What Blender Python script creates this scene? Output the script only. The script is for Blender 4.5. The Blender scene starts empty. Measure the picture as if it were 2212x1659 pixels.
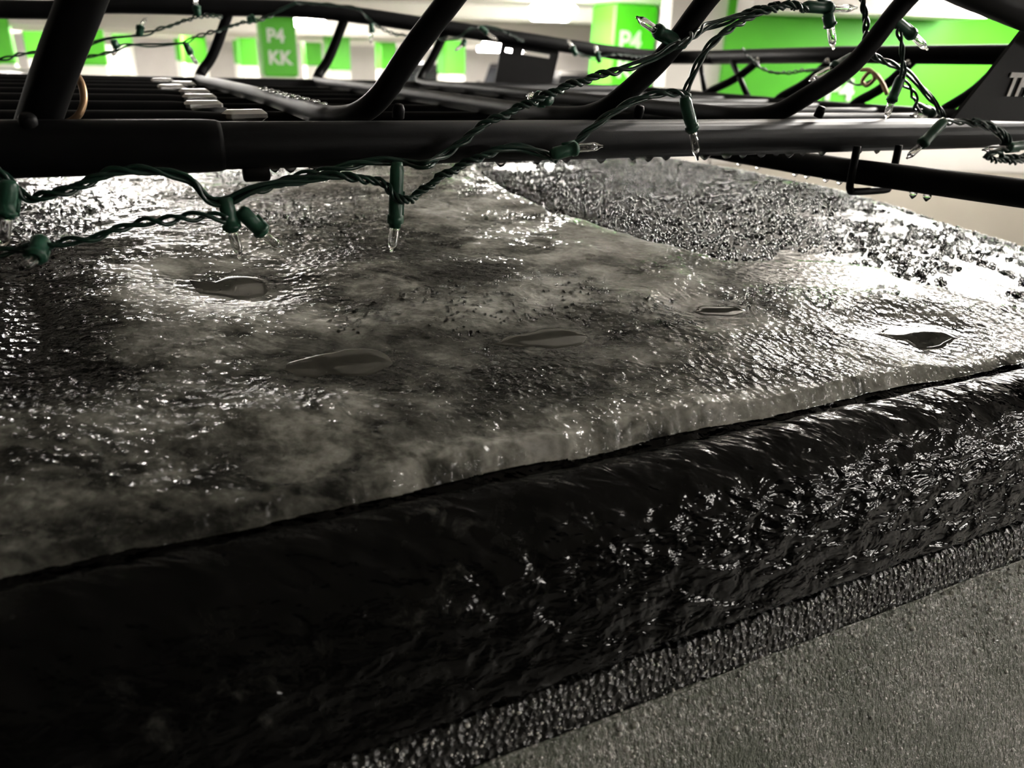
import bpy, math, random
import numpy as np
from mathutils import Matrix, Vector

random.seed(7)
RNG = np.random.default_rng(11)
SC = bpy.context.scene
COL = SC.collection

# ------------------------------------------------------------------ camera, world, exposure
# World axes: x runs along the car, y across the car (away from the photographer), z up.
ZC = 1.95                                   # height of the phone above the garage floor
PITCH, HEAD, ROLL = math.radians(22.8), math.radians(26.5), math.radians(1.8)

def camera_axes():
    fw = np.array([0, math.cos(PITCH), -math.sin(PITCH)])
    up = np.array([0, math.sin(PITCH), math.cos(PITCH)])
    rt = np.array([1.0, 0, 0])
    r2 = rt * math.cos(ROLL) + up * math.sin(ROLL)
    u2 = up * math.cos(ROLL) - rt * math.sin(ROLL)
    rz = np.array([[math.cos(HEAD), math.sin(HEAD), 0], [-math.sin(HEAD), math.cos(HEAD), 0], [0, 0, 1]])
    return rz @ r2, rz @ u2, rz @ fw

_r, _u, _f = camera_axes()
cam_data = bpy.data.cameras.new('camera')
cam = bpy.data.objects.new('camera', cam_data)
COL.objects.link(cam)
cam.matrix_world = Matrix(((_r[0], _u[0], -_f[0], 0), (_r[1], _u[1], -_f[1], 0), (_r[2], _u[2], -_f[2], ZC), (0, 0, 0, 1)))
cam_data.sensor_width = 36.0
cam_data.lens = 1662.0 / 2212.0 * 36.0
cam_data.clip_start = 0.02
cam_data.clip_end = 200
cam_data.dof.use_dof = True
cam_data.dof.focus_distance = 0.56
cam_data.dof.aperture_fstop = 7.6
SC.camera = cam

world = bpy.data.worlds.new('world')
SC.world = world
world.use_nodes = True
world.node_tree.nodes['Background'].inputs[0].default_value = (0.9, 0.88, 0.84, 1)
world.node_tree.nodes['Background'].inputs[1].default_value = 0.02

SC.view_settings.view_transform = 'Standard'
SC.view_settings.look = 'None'
SC.view_settings.exposure = .85
SC.view_settings.gamma = 1.0
SC.view_settings.use_curve_mapping = False
LAMP_STRENGTH = 44.0
SC.cycles.use_light_tree = False
SC.cycles.use_adaptive_sampling = True
SC.cycles.adaptive_threshold = 0.05
SC.cycles.max_bounces = 6
SC.cycles.diffuse_bounces = 3
SC.cycles.glossy_bounces = 3
SC.cycles.transmission_bounces = 6
SC.cycles.caustics_reflective = False
SC.cycles.caustics_refractive = False

# ------------------------------------------------------------------ helpers
def ground(X, Y):
    """garage axes (X to the right, Y straight ahead of the photographer) to world x, y"""
    c, s = math.cos(HEAD), math.sin(HEAD)
    return (X * c + Y * s, -X * s + Y * c)

def tag(o, label, cat, group=None, kind=None):
    o['label'] = label
    o['category'] = cat
    if group: o['group'] = group
    if kind: o['kind'] = kind
    return o

def structure(o):
    o['kind'] = 'structure'
    return o

def empty(name, loc=(0, 0, 0), rz=0.0):
    o = bpy.data.objects.new(name, None)
    COL.objects.link(o)
    o.location = loc
    o.rotation_euler = (0, 0, rz)
    o.empty_display_size = 0.05
    return o

def add(name, V, Fc, mat, parent=None, smooth=False, loc=None, rz=None, mats=None, midx=None):
    me = bpy.data.meshes.new(name)
    V = np.asarray(V, dtype=np.float64)
    if isinstance(Fc, np.ndarray):
        n, k = Fc.shape
        me.vertices.add(len(V)); me.vertices.foreach_set('co', V.ravel().astype(np.float32))
        me.loops.add(n * k); me.loops.foreach_set('vertex_index', Fc.ravel().astype(np.int32))
        me.polygons.add(n)
        me.polygons.foreach_set('loop_start', np.arange(0, n * k, k, dtype=np.int32))
        me.update(calc_edges=True)
    else:
        me.from_pydata([tuple(v) for v in V], [], Fc)
    me.validate()
    for m in (mats or [mat]): me.materials.append(m)
    if midx is not None: me.polygons.foreach_set('material_index', np.asarray(midx, dtype=np.int32))
    if smooth: me.polygons.foreach_set('use_smooth', np.ones(len(me.polygons), dtype=bool))
    me.update()
    o = bpy.data.objects.new(name, me)
    COL.objects.link(o)
    if parent: o.parent = parent
    if loc is not None: o.location = loc
    if rz is not None: o.rotation_euler = (0, 0, rz)
    return o

class MB:
    """collects shapes for one mesh"""
    def __init__(self): self.v = []; self.f = []; self.m = []
    def put(self, V, Fc, m=0):
        b = len(self.v)
        self.v += [tuple(map(float, p)) for p in V]
        for q in Fc: self.f.append(tuple(int(i) + b for i in q)); self.m.append(m)
        return self
    def box(self, c, d, rz=0.0, m=0, bev=0.0):
        x, y, z = d[0] / 2, d[1] / 2, d[2] / 2
        if bev <= 0:
            P = [(sx * x, sy * y, sz * z) for sz in (-1, 1) for sy in (-1, 1) for sx in (-1, 1)]
            Fc = [(0, 2, 3, 1), (4, 5, 7, 6), (0, 1, 5, 4), (2, 6, 7, 3), (0, 4, 6, 2), (1, 3, 7, 5)]
        else:
            b = min(bev, x * .9, y * .9, z * .9)
            P, Fc = [], []
            for zz, ins in ((-z, b), (-z + b, 0), (z - b, 0), (z, b)):
                X_, Y_ = x - ins, y - ins
                P += [(-X_ + b, -Y_, zz), (X_ - b, -Y_, zz), (X_, -Y_ + b, zz), (X_, Y_ - b, zz), (X_ - b, Y_, zz), (-X_ + b, Y_, zz), (-X_, Y_ - b, zz), (-X_, -Y_ + b, zz)]
            for k in range(3):
                for i in range(8): Fc.append((k * 8 + i, k * 8 + (i + 1) % 8, k * 8 + 8 + (i + 1) % 8, k * 8 + 8 + i))
            Fc.append(tuple(range(7, -1, -1))); Fc.append(tuple(range(24, 32)))
        c_, s_ = math.cos(rz), math.sin(rz)
        V = [(c[0] + p[0] * c_ - p[1] * s_, c[1] + p[0] * s_ + p[1] * c_, c[2] + p[2]) for p in P]
        return self.put(V, Fc, m)
    def tube(self, path, r, n=10, caps=True, m=0):
        V, Fc = tube(path, r, n, caps)
        return self.put(V, Fc, m)
    def lathe(self, prof, p0, p1, n=14, m=0):
        V, Fc = lathe(prof, p0, p1, n)
        return self.put(V, Fc, m)
    def build(self, name, mat, parent=None, smooth=False, loc=None, rz=None, mats=None):
        return add(name, self.v, self.f, mat, parent, smooth, loc, rz, mats, self.m if mats else None)

def catmull(P, n=8):
    P = np.asarray(P, float)
    Q = np.vstack([2 * P[0] - P[1], P, 2 * P[-1] - P[-2]])
    out = []
    for i in range(1, len(Q) - 2):
        p0, p1, p2, p3 = Q[i - 1], Q[i], Q[i + 1], Q[i + 2]
        for t in np.arange(n) / n:
            out.append(.5 * (2 * p1 + (p2 - p0) * t + (2 * p0 - 5 * p1 + 4 * p2 - p3) * t * t + (3 * p1 - p0 - 3 * p2 + p3) * t ** 3))
    out.append(P[-1])
    return np.array(out)

def frames(path):
    path = np.asarray(path, float)
    T = np.gradient(path, axis=0)
    T /= np.linalg.norm(T, axis=1)[:, None] + 1e-12
    ref = np.array([0, 0, 1.0]) if abs(T[0][2]) < .9 else np.array([1.0, 0, 0])
    N = np.zeros_like(path)
    n = ref - T[0] * (ref @ T[0]); N[0] = n / np.linalg.norm(n)
    for i in range(1, len(path)):
        n = N[i - 1] - T[i] * (N[i - 1] @ T[i])
        N[i] = n / (np.linalg.norm(n) + 1e-12)
    return T, N, np.cross(T, N)

def tube(path, r, n=10, caps=True):
    path = np.asarray(path, float)
    T, N, B = frames(path)
    r = np.broadcast_to(np.asarray(r, float), (len(path),))
    a = np.arange(n) * 2 * math.pi / n
    V = path[:, None, :] + r[:, None, None] * (np.cos(a)[None, :, None] * N[:, None, :] + np.sin(a)[None, :, None] * B[:, None, :])
    V = V.reshape(-1, 3)
    Fc = []
    for i in range(len(path) - 1):
        for j in range(n):
            Fc.append((i * n + j, i * n + (j + 1) % n, (i + 1) * n + (j + 1) % n, (i + 1) * n + j))
    if caps:
        Fc.append(tuple(range(n - 1, -1, -1)))
        Fc.append(tuple(range((len(path) - 1) * n, len(path) * n)))
    return V, Fc

def lathe(prof, p0, p1, n=14):
    """prof: (t along p0->p1 in 0..1, radius in metres)"""
    p0, p1 = np.asarray(p0, float), np.asarray(p1, float)
    ax = p1 - p0
    d = ax / np.linalg.norm(ax)
    ref = np.array([0, 0, 1.0]) if abs(d[2]) < .9 else np.array([1.0, 0, 0])
    u = np.cross(d, ref); u /= np.linalg.norm(u)
    w = np.cross(d, u)
    V, Fc = [], []
    for t, r in prof:
        for j in range(n):
            a = 2 * math.pi * j / n
            V.append(p0 + ax * t + r * (math.cos(a) * u + math.sin(a) * w))
    for i in range(len(prof) - 1):
        for j in range(n):
            Fc.append((i * n + j, i * n + (j + 1) % n, (i + 1) * n + (j + 1) % n, (i + 1) * n + j))
    Fc.append(tuple(range(n - 1, -1, -1)))
    Fc.append(tuple(range((len(prof) - 1) * n, len(prof) * n)))
    return V, Fc

def car(P):
    """height in the lists below is counted from the phone: lift to world"""
    P = np.array(P, float)
    P[..., 2] += ZC
    return P

def text_mesh(name, txt, size, mat, parent, origin, xdir, ydir, depth=0.001, bold=0.0, shear=0.0):
    cu = bpy.data.curves.new(name, 'FONT')
    cu.body = txt; cu.size = size; cu.extrude = depth; cu.offset = bold; cu.shear = shear
    t = bpy.data.objects.new(name + '_tmp', cu)
    COL.objects.link(t)
    bpy.context.view_layer.update()
    me = bpy.data.meshes.new_from_object(t.evaluated_get(bpy.context.evaluated_depsgraph_get()))
    bpy.data.objects.remove(t)
    bpy.data.curves.remove(cu)
    x = Vector(xdir).normalized(); y = Vector(ydir); y = (y - x * y.dot(x)).normalized(); z = x.cross(y)
    me.transform(Matrix(((x[0], y[0], z[0], origin[0]), (x[1], y[1], z[1], origin[1]), (x[2], y[2], z[2], origin[2]), (0, 0, 0, 1))))
    me.materials.clear(); me.materials.append(mat)
    me.name = name
    o = bpy.data.objects.new(name, me)
    COL.objects.link(o)
    o.parent = parent
    return o

_LAT = RNG.random((512, 512))
def vnoise(x, y, scale, seed=0):
    x = np.asarray(x) * scale + seed * 17.37 + 100; y = np.asarray(y) * scale + seed * 31.11 + 100
    xi, yi = np.floor(x).astype(int), np.floor(y).astype(int)
    fx, fy = x - xi, y - yi
    fx = fx * fx * fx * (fx * (fx * 6 - 15) + 10); fy = fy * fy * fy * (fy * (fy * 6 - 15) + 10)
    g = lambda a, b: _LAT[a & 511, b & 511]
    return (g(xi, yi) * (1 - fx) + g(xi + 1, yi) * fx) * (1 - fy) + (g(xi, yi + 1) * (1 - fx) + g(xi + 1, yi + 1) * fx) * fy - .5

def fbm(x, y, scale, octv=4, seed=0, gain=.5):
    o, a = 0, 1.0
    for k in range(octv):
        o = o + a * vnoise(x + .13 * k, y - .21 * k, scale * 2 ** k, seed + k)
        a *= gain
    return o

def sstep(a, b, x):
    t = np.clip((x - a) / (b - a), 0, 1)
    return t * t * (3 - 2 * t)

def grid_faces(nu, nv):
    i = np.arange((nu - 1) * nv).reshape(nu - 1, nv)[:, :-1]
    return np.stack([i, i + nv, i + nv + 1, i + 1], -1).reshape(-1, 4)

# ------------------------------------------------------------------ materials
class NT:
    def __init__(self, name):
        self.m = bpy.data.materials.new(name); self.m.use_nodes = True
        self.t = self.m.node_tree; self.n = self.t.nodes
        self.b = self.n['Principled BSDF']
        self.coord = None
    def node(self, kind, **kw):
        q = self.n.new(kind)
        for k, v in kw.items(): setattr(q, k, v)
        return q
    def link(self, a, b): self.t.links.new(a, b)
    def obj(self):
        if not self.coord: self.coord = self.node('ShaderNodeTexCoord')
        return self.coord.outputs['Object']
    def mapped(self, scale):
        q = self.node('ShaderNodeMapping'); q.inputs['Scale'].default_value = scale
        self.link(self.obj(), q.inputs['Vector']); return q.outputs[0]
    def turned(self, ang, scale):
        a = self.node('ShaderNodeMapping'); a.inputs['Rotation'].default_value = (0, 0, ang); self.link(self.obj(), a.inputs['Vector'])
        b = self.node('ShaderNodeMapping'); b.inputs['Scale'].default_value = scale; self.link(a.outputs[0], b.inputs['Vector']); return b.outputs[0]
    def noise(self, scale, detail=3, rough=.55, vec=None, dist=0.0):
        q = self.node('ShaderNodeTexNoise'); q.inputs['Scale'].default_value = scale
        q.inputs['Detail'].default_value = detail; q.inputs['Roughness'].default_value = rough; q.inputs['Distortion'].default_value = dist
        self.link(vec or self.obj(), q.inputs['Vector']); return q.outputs['Fac']
    def voro(self, scale, vec=None, rnd=1.0, flat=False):
        q = self.node('ShaderNodeTexVoronoi'); q.feature = 'F1'; q.inputs['Scale'].default_value = scale
        q.inputs['Randomness'].default_value = rnd
        if flat: q.voronoi_dimensions = '2D'
        self.link(vec or self.obj(), q.inputs['Vector']); return q.outputs['Distance']
    def ramp(self, fac, stops):
        q = self.node('ShaderNodeValToRGB'); e = q.color_ramp.elements
        while len(e) < len(stops): e.new(.5)
        for k, (p, c) in enumerate(stops):
            e[k].position = p; e[k].color = c if len(c) == 4 else (*c, 1)
        self.link(fac, q.inputs[0]); return q.outputs[0]
    def math(self, op, a, b=None, clamp=False):
        q = self.node('ShaderNodeMath', operation=op); q.use_clamp = clamp
        for k, v in enumerate((a, b)):
            if v is None: continue
            if hasattr(v, 'links'): self.link(v, q.inputs[k])
            else: q.inputs[k].default_value = v
        return q.outputs[0]
    def mix(self, fac, a, b):
        q = self.node('ShaderNodeMix', data_type='RGBA')
        for inp, v in ((q.inputs[0], fac), (q.inputs[6], a), (q.inputs[7], b)):
            if hasattr(v, 'links'): self.link(v, inp)
            else: inp.default_value = v if not isinstance(v, tuple) else (*v[:3], 1)
        return q.outputs[2]
    def attr(self, name):
        q = self.node('ShaderNodeAttribute', attribute_name=name); return q.outputs['Fac']
    def bump(self, height, strength, dist, prev=None):
        q = self.node('ShaderNodeBump'); q.inputs['Distance'].default_value = dist
        if hasattr(strength, 'links'): self.link(strength, q.inputs['Strength'])
        else: q.inputs['Strength'].default_value = strength
        self.link(height, q.inputs['Height'])
        if prev is not None: self.link(prev, q.inputs['Normal'])
        return q.outputs[0]
    def set(self, **kw):
        names = dict(color='Base Color', rough='Roughness', metal='Metallic', ior='IOR', trans='Transmission Weight', normal='Normal', spec='Specular IOR Level', coat='Coat Weight', coatr='Coat Roughness', coatior='Coat IOR', coatn='Coat Normal', emit='Emission Color', estr='Emission Strength', alpha='Alpha', sss='Subsurface Weight')
        for k, v in kw.items():
            i = self.b.inputs[names[k]]
            if hasattr(v, 'links'): self.link(v, i)
            elif isinstance(v, tuple): i.default_value = (*v[:3], 1)
            else: i.default_value = v
        return self

def simple(name, col, rough=.5, metal=0.0, var=.12, scale=8.0, bump=0.0, bscale=60.0, spec=.5):
    k = NT(name)
    a = tuple(min(1, c * (1 + var)) for c in col); b = tuple(c * (1 - var) for c in col)
    k.set(color=k.ramp(k.noise(scale), [(.3, b), (.7, a)]), rough=rough, metal=metal, spec=spec)
    if bump: k.set(normal=k.bump(k.noise(bscale, 4), bump, .002))
    return k.m

M = {}
k = NT('black_powder_coat')                      # rack tubes
k.set(color=k.ramp(k.noise(40, 3), [(.3, (.004, .004, .0043)), (.7, (.0065, .0065, .007))]), rough=.5, spec=.08,
      normal=k.bump(k.noise(900, 2), .12, .0004))
M['black'] = k.m
M['black_plate'] = simple('black_plate_plastic', (.0075, .007, .0072), .55, var=.1, scale=60, bump=.1, bscale=900, spec=.1)
M['silver'] = simple('wet_bare_metal', (.6, .59, .57), .25, .9, .1, 60)
M['hook'] = simple('brass_hook_wire', (.32, .2, .11), .35, .6, .15, 80)
M['cord_green'] = simple('dark_green_wire_plastic', (.006, .03, .019), .28, var=.25, scale=120, bump=.1, bscale=700)
M['socket'] = simple('green_socket_plastic', (.018, .082, .048), .38, var=.15, scale=150, bump=.08, bscale=900)
M['plate_text'] = simple('silver_print', (.7, .68, .64), .5, var=.04, scale=80)
k = NT('clear_bulb_glass'); k.set(color=k.ramp(k.noise(200), [(.3, (.97, .97, .95)), (.7, (1, 1, .99))]), rough=.03, trans=1.0, ior=1.46); M['glass'] = k.m
M['filament'] = simple('filament_wire', (.5, .46, .4), .3, .8, .1, 300)
k = NT('water'); k.set(color=k.ramp(k.noise(90), [(.3, (.97, .98, .97)), (.7, (1, 1, 1))]), rough=.0, trans=1.0, ior=1.33); M['water'] = k.m
M['concrete_floor'] = simple('concrete_floor', (.2, .19, .175), .45, var=.12, scale=1.2, bump=.1, bscale=30)
M['ceiling'] = simple('painted_ceiling_concrete', (.68, .65, .60), .75, var=.06, scale=.9, bump=.1, bscale=20)
M['white_paint'] = simple('white_wall_paint', (.85, .82, .78), .6, var=.04, scale=1.5)
M['dimmed_white'] = simple('dimmed_white_wall_paint', (.5, .475, .45), .6, var=.05, scale=1.5)  # white wall paint, colour lowered where the lamps overexpose it
M['beige_paint'] = simple('beige_wall_paint', (.36, .33, .28), .6, var=.05, scale=1.5)
M['green_paint'] = simple('bright_green_paint', (.085, .5, .018), .45, var=.08, scale=1.4)
M['white_letter'] = simple('white_letter_paint', (.8, .8, .78), .5, var=.03, scale=3)
M['pipe'] = simple('painted_pipe', (.6, .57, .52), .5, var=.05, scale=4)
k = NT('lamp_diffuser'); k.set(color=k.ramp(k.noise(3), [(.3, (.8, .8, .78)), (.7, (.85, .85, .83))]), emit=(1.0, .955, .89), estr=LAMP_STRENGTH, rough=.4); M['lamp'] = k.m
M['car_dark'] = simple('dark_car_paint', (.02, .021, .025), .25, .2, .1, 2)
M['car_grey'] = simple('grey_car_paint', (.3, .3, .3), .3, .3, .08, 2)
M['car_glass'] = simple('car_window_glass', (.02, .022, .025), .08, var=.1, scale=3)
M['tyre'] = simple('tyre_rubber', (.02, .02, .02), .8, var=.1, scale=20)
M['rim'] = simple('wheel_rim', (.4, .4, .42), .35, .8, .05, 10)
M['tail'] = simple('red_tail_lamp', (.5, .02, .015), .2, var=.08, scale=20)
M['head'] = simple('clear_head_lamp', (.75, .75, .72), .15, var=.05, scale=20)
M['bumper'] = simple('black_bumper', (.03, .03, .03), .6, var=.1, scale=10)

# wet ice over the roof: cloudy where "milk" is high, clear and dark where it is low
k = NT('wet_melting_ice')
milk = k.attr('milk'); rip = k.attr('ripple')
cloud = k.noise(48, 4, .7, k.turned(.5, (.75, 1.15, 1)), .5)
fine = k.noise(210, 4, .7)
clear = k.ramp(k.noise(21, 4, .65, k.turned(.5, (.7, 1.2, 1)), .7), [(.40, (0, 0, 0)), (.47, (1, 1, 1))])
amt = k.math('ADD', milk, k.math('MULTIPLY', k.math('SUBTRACT', cloud, .5), .75))
amt = k.math('ADD', amt, k.math('MULTIPLY', k.math('SUBTRACT', fine, .5), .4))
amt = k.math('SUBTRACT', amt, k.math('MULTIPLY', k.math('SUBTRACT', 1.0, clear), .20))
colr = k.ramp(amt, [(.0, (.006, .006, .0055)), (.25, (.03, .03, .026)), (.5, (.14, .139, .12)), (.78, (.43, .425, .38)), (1.0, (.68, .67, .63))])
rn = k.noise(88, 3, .5, k.turned(.5, (.6, 1.2, 1)), .3)
n1 = k.bump(rn, k.math('MULTIPLY', rip, .9), .0046)
n2 = k.bump(k.voro(170, k.mapped((1, .8, 1)), flat=True), k.math('MULTIPLY', rip, .8), .0020, n1)
n3 = k.bump(k.noise(430, 2, .5), k.math('MULTIPLY', rip, .7), .0011, n2)
k.set(color=colr, rough=.7, spec=.0, coat=1.0, coatr=.05, coatior=1.33, coatn=n3, normal=k.bump(rn, .25, .0012))
M['ice'] = k.m

k = NT('meltwater_film')
k.set(color=k.ramp(k.noise(30, 3), [(.35, (.05, .048, .04)), (.7, (.085, .081, .068))]), rough=.015, ior=1.33, normal=k.bump(k.noise(25, 2), .03, .002))
M['puddle'] = k.m

k = NT('icy_black_car_paint')                    # bodywork under a thin skin of frozen drizzle
sp = k.noise(60, 5, .7, dist=.6)
k.set(color=k.ramp(k.math('ADD', sp, k.math('MULTIPLY', k.math('SUBTRACT', k.noise(11, 3, .6, k.mapped((.5, 1.4, 1.4))), .55), .7)), [(.52, (.003, .003, .003)), (.62, (.012, .012, .011)), (.8, (.09, .087, .077))]), rough=.12, ior=1.33, spec=.45)
b1 = k.bump(k.noise(58, 3, .5, k.turned(.55, (.40, 1.35, 1.35)), .3), .9, .0060)
b3 = k.bump(k.noise(260, 2, .6, k.turned(.55, (.5, 1.2, 1.2))), .6, .0005, b1)
k.set(normal=b3)
M['body'] = k.m
k = NT('beaded_black_roof_paint')
k.set(color=k.ramp(k.noise(60, 4, .7), [(.5, (.003, .003, .003)), (.75, (.02, .02, .018))]), rough=.07, ior=1.33, spec=.5)
k.set(normal=k.bump(k.noise(420, 2, .6), .7, .0004, k.bump(k.noise(130, 2, .5), .8, .0011)))
M['roof_skin'] = k.m

k = NT('frosted_window_seal')
k.set(color=k.ramp(k.noise(150, 4, .7), [(.45, (.006, .006, .006)), (.7, (.05, .05, .046))]), rough=.2, spec=.6,
      normal=k.bump(k.noise(420, 3), .8, .0009, k.bump(k.voro(260, k.mapped((1.0, 1, .9))), .9, .0024)))
M['seal'] = k.m

k = NT('frosted_side_window')
fr = k.noise(14, 4, .6)
frost_glints = k.noise(330, 3, .7, k.mapped((1.1, 1, .8)))  # frost speckle; its near-white end imitates lamp glints by colour
k.set(color=k.mix(k.ramp(fr, [(.35, (.15, .15, .15)), (.65, (1, 1, 1))]), (.12, .145, .105), k.ramp(frost_glints, [(.42, (.2, .215, .18)), (.57, (.4, .4, .37)), (.66, (.95, .93, .9))])), rough=.22, spec=.6,
      normal=k.bump(k.noise(300, 2, .6, k.mapped((1.1, 1, .7))), 1.0, .0022))
M['window'] = k.m
k = NT('bead_of_meltwater')
k.set(color=k.ramp(k.noise(80), [(.4, (.95, .96, .95)), (.7, (1, 1, 1))]), rough=.02, ior=1.33, trans=1.0)
M['bead'] = k.m
M['glint_fleck'] = simple('frost_glint_fleck', (.85, .84, .81), .1, var=.15, scale=90, spec=.6)  # opaque white stands for lamp highlights on the frosty beads

# ------------------------------------------------------------------ garage shell
RZ = -HEAD
def gbox(X, Y, z, dx, dy, dz, name, mat, parent=None, bev=0.0):
    x, y = ground(X, Y)
    mb = MB(); mb.box((0, 0, 0), (dx, dy, dz), 0, 0, bev)
    return mb.build(name, mat, parent, loc=(x, y, z), rz=RZ)

CEIL = 2.62
structure(gbox(-4, 14, -.1, 60, 56, .2, 'floor', M['concrete_floor']))
structure(gbox(-4, 14, CEIL + .15, 60, 56, .3, 'ceiling', M['ceiling']))
structure(gbox(-4, 33.2, CEIL / 2, 60, .2, CEIL, 'wall_back', M['dimmed_white']))
structure(gbox(-33.9, 14, CEIL / 2, .2, 56, CEIL, 'wall_left', M['white_paint']))
structure(gbox(25.9, 14, CEIL / 2, .2, 56, CEIL, 'wall_right', M['white_paint']))
structure(gbox(-4, -13.9, CEIL / 2, 60, .2, CEIL, 'wall_front', M['concrete_floor']))
# lift core on the right: green above, white and beige below
core = gbox(6.4, 9.1, .55, 9.1, 2.9, 1.1, 'wall_core', M['beige_paint']); structure(core)
structure(gbox(6.4, 9.1, 1.36, 9.12, 2.92, .52, 'wall_core_white', M['dimmed_white']))
structure(gbox(6.4, 9.1, (1.62 + CEIL) / 2, 9.14, 2.94, CEIL - 1.62, 'wall_core_green', M['green_paint']))
structure(gbox(1.58, 8.0, CEIL / 2, .5, .6, CEIL, 'wall_core_end', M['white_paint']))
structure(gbox(2.8, 7.2, 2.5, 1.9, .5, .24, 'trim_1', M['white_paint']))
# letters on the green wall, only their lower half shows between the rack bars
x0, y0 = ground(2.72, 7.615)
ca, sa = math.cos(HEAD), math.sin(HEAD)
text_mesh('wall_lettering', 'P4', .26, M['white_letter'], core, (0, 0, 0), (1, 0, 0), (0, 0, 1), .004, .006)
bpy.data.objects['wall_lettering'].location = (-3.6, -1.485, 1.70 - .55)

# beams and pipes under the ceiling
BEAMS = [4.2, 11.2, 15.6, 20.3, 24.6, 29.2]
for i, Y in enumerate(BEAMS):
    low = 2.42 if Y < 15 else 2.27
    b = gbox(-6 if Y > 7 else -10, Y, (low + CEIL) / 2, 50 if Y > 7 else 40, .45, CEIL - low, 'trim_%d' % (i + 2), M['ceiling'], bev=.03)
    structure(b)
for i, (Y, z, r) in enumerate([(13.0, 2.5, .05), (17.4, 2.36, .06), (18.3, 2.45, .08), (22.3, 2.36, .06), (26.8, 2.38, .07), (31.0, 2.36, .07)]):
    xa, ya = ground(-28, Y); xb, yb = ground(12, Y)
    mb = MB(); mb.tube([(xa - xa, ya - ya, 0), (xb - xa, yb - ya, 0)], r, 10)
    o = mb.build('ceiling_pipe', M['pipe'], smooth=True, loc=(xa, ya, z))
    tag(o, ['thin pale pipe under the ceiling before the nearest lamp row', 'pale sprinkler pipe under the ceiling, first of the deep rows', 'thick pale duct pipe under the ceiling beside the sprinkler pipe', 'pale pipe under the ceiling half way to the back wall', 'pale pipe under the ceiling past the middle of the garage', 'pale pipe under the ceiling nearest the back wall'][i], 'pipe', 'ceiling pipes')

# ------------------------------------------------------------------ columns
def column(X, Y, side, rot, label, letters=None, gtop=CEIL):
    x, y = ground(X, Y)
    root = empty('column', (x, y, 0), RZ + rot)
    mb = MB(); mb.box((0, 0, .81), (side, side, 1.62), 0, 0, .03); mb.build('lower_shaft', M['white_paint'], root)
    mb = MB(); mb.box((0, 0, (1.62 + gtop) / 2), (side + .004, side + .004, gtop - 1.62), 0, 0, .03); mb.build('green_band', M['green_paint'], root)
    if letters:
        for k, t in enumerate(letters):
            text_mesh('lettering', t, .26 * side / .5, M['white_letter'], root, (-side * .36, -side / 2 - .004, 2.10 - .30 * k), (1, 0, 0), (0, 0, 1), .003, .008)
    tag(root, label, 'column', 'garage columns')
    return root

column(-9.79, 15.46, .62, .5, 'green topped white column at the far left edge of the picture')
column(-13.06, 22.4, .5, .5, 'small distant column seen left of the thick leaning rack tube')
column(-8.6, 16.5, .6, .55, 'green topped column just right of the thick leaning rack tube')
column(-11.48, 24.0, .5, .5, 'sliver of far column beside the column by the thick rack tube')
column(-11.49, 28.2, .45, .5, 'small far column standing alone right of the white partition')
column(-8.9, 22.6, .6, .5, 'far column half hidden by the second thin far rack post')
column(-8.4, 25.2, .55, .5, 'far column peeping out right of the far rack post')
column(-7.2, 21.85, .42, .5, 'narrow far column close left of the lettered column')
column(-3.72, 12.7, .5, .42, 'large green column lettered P4 KK left of centre', ('P4', 'KK'))
column(-6.55, 26.0, .5, .5, 'small far column close right of the lettered left column')
column(-4.4, 19.85, .5, .5, 'green and white column between the two far posts left of centre')
column(-4.9, 30.6, .3, .5, 'faintest and farthest column in the white gap left of centre')
column(-3.76, 23.0, .46, .5, 'small column just left of the leaning tube at centre')
column(-1.62, 19.02, .5, .5, 'green topped column between leaning centre tube and black plate')
column(1.24, 10.5, .6, .38, 'large green column with P4 lettering right of centre', ('P4', 'KK'))

# white partition block among the far columns
x, y = ground(-9.4, 18.6)
o = MB().box((0, 0, 1.0), (1.35, .25, 2.0), 0, 0, .01).build('partition_wall', M['white_paint'], loc=(x, y, 0), rz=RZ)
MB().box((0, -.135, .72), (1.3, .02, 1.44)).build('base_band', M['beige_paint'], o)
tag(o, 'white partition wall with beige base among the far columns', 'partition')

# ------------------------------------------------------------------ ceiling lamps
LAMPS = []
def lamp(X, Y, z, label, group=None, size=(.5, 1.2)):
    x, y = ground(X, Y)
    root = empty('ceiling_lamp', (x, y, z), RZ)
    MB().box((0, 0, .1), (size[0] * .8, size[1], .06), 0, 0, .01).build('housing', M['white_paint'], root)
    MB().box((0, 0, .01), (size[0], size[1], .12), 0, 0, .045 if size == (.5, 1.2) else 0).build('diffuser', M['lamp'], root)
    if CEIL - z - .13 > .02:
        for sy in (-.4, .4): MB().tube([(0, sy * size[1], .12), (0, sy * size[1], CEIL - z)], .012, 6).build('hanger', M['pipe'], root)
    tag(root, label, 'lamp', group or 'ceiling lamps')
lamp(-3.6, 13.9, 2.42, 'glowing ceiling lamp beside the lettered left column')
lamp(.31, 9.5, 2.44, 'large glowing ceiling lamp at the top centre')
lamp(3.80, 6.6, 2.44, 'glowing ceiling lamp in the top right corner over the green wall', size=(.34, .8))
lamp(-3.5, 28.0, 2.42, 'small far ceiling lamp left of the column by the black plate')
lamp(-15.4, 24.0, 2.3, 'far ceiling lamp at the left above the small distant column', size=(.9, .3))
lamp(-.6, 22.6, 2.2, 'wide far ceiling lamp right of the column by the black plate', size=(1.2, .4))
lamp(-.2, 17.0, 2.2, 'wide middle distance ceiling lamp seen above the parked cars', size=(1.2, .35))
lamp(-9.5, 22.0, 2.42, 'unseen far ceiling lamp added among the beams left of the lettered column', size=(1.2, .4))  # no fixture shows here; extra light tucked above the beam edge
lamp(1.4, 2.15, 2.44, 'white ceiling lamp outside the picture ahead to the right above the car')
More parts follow.
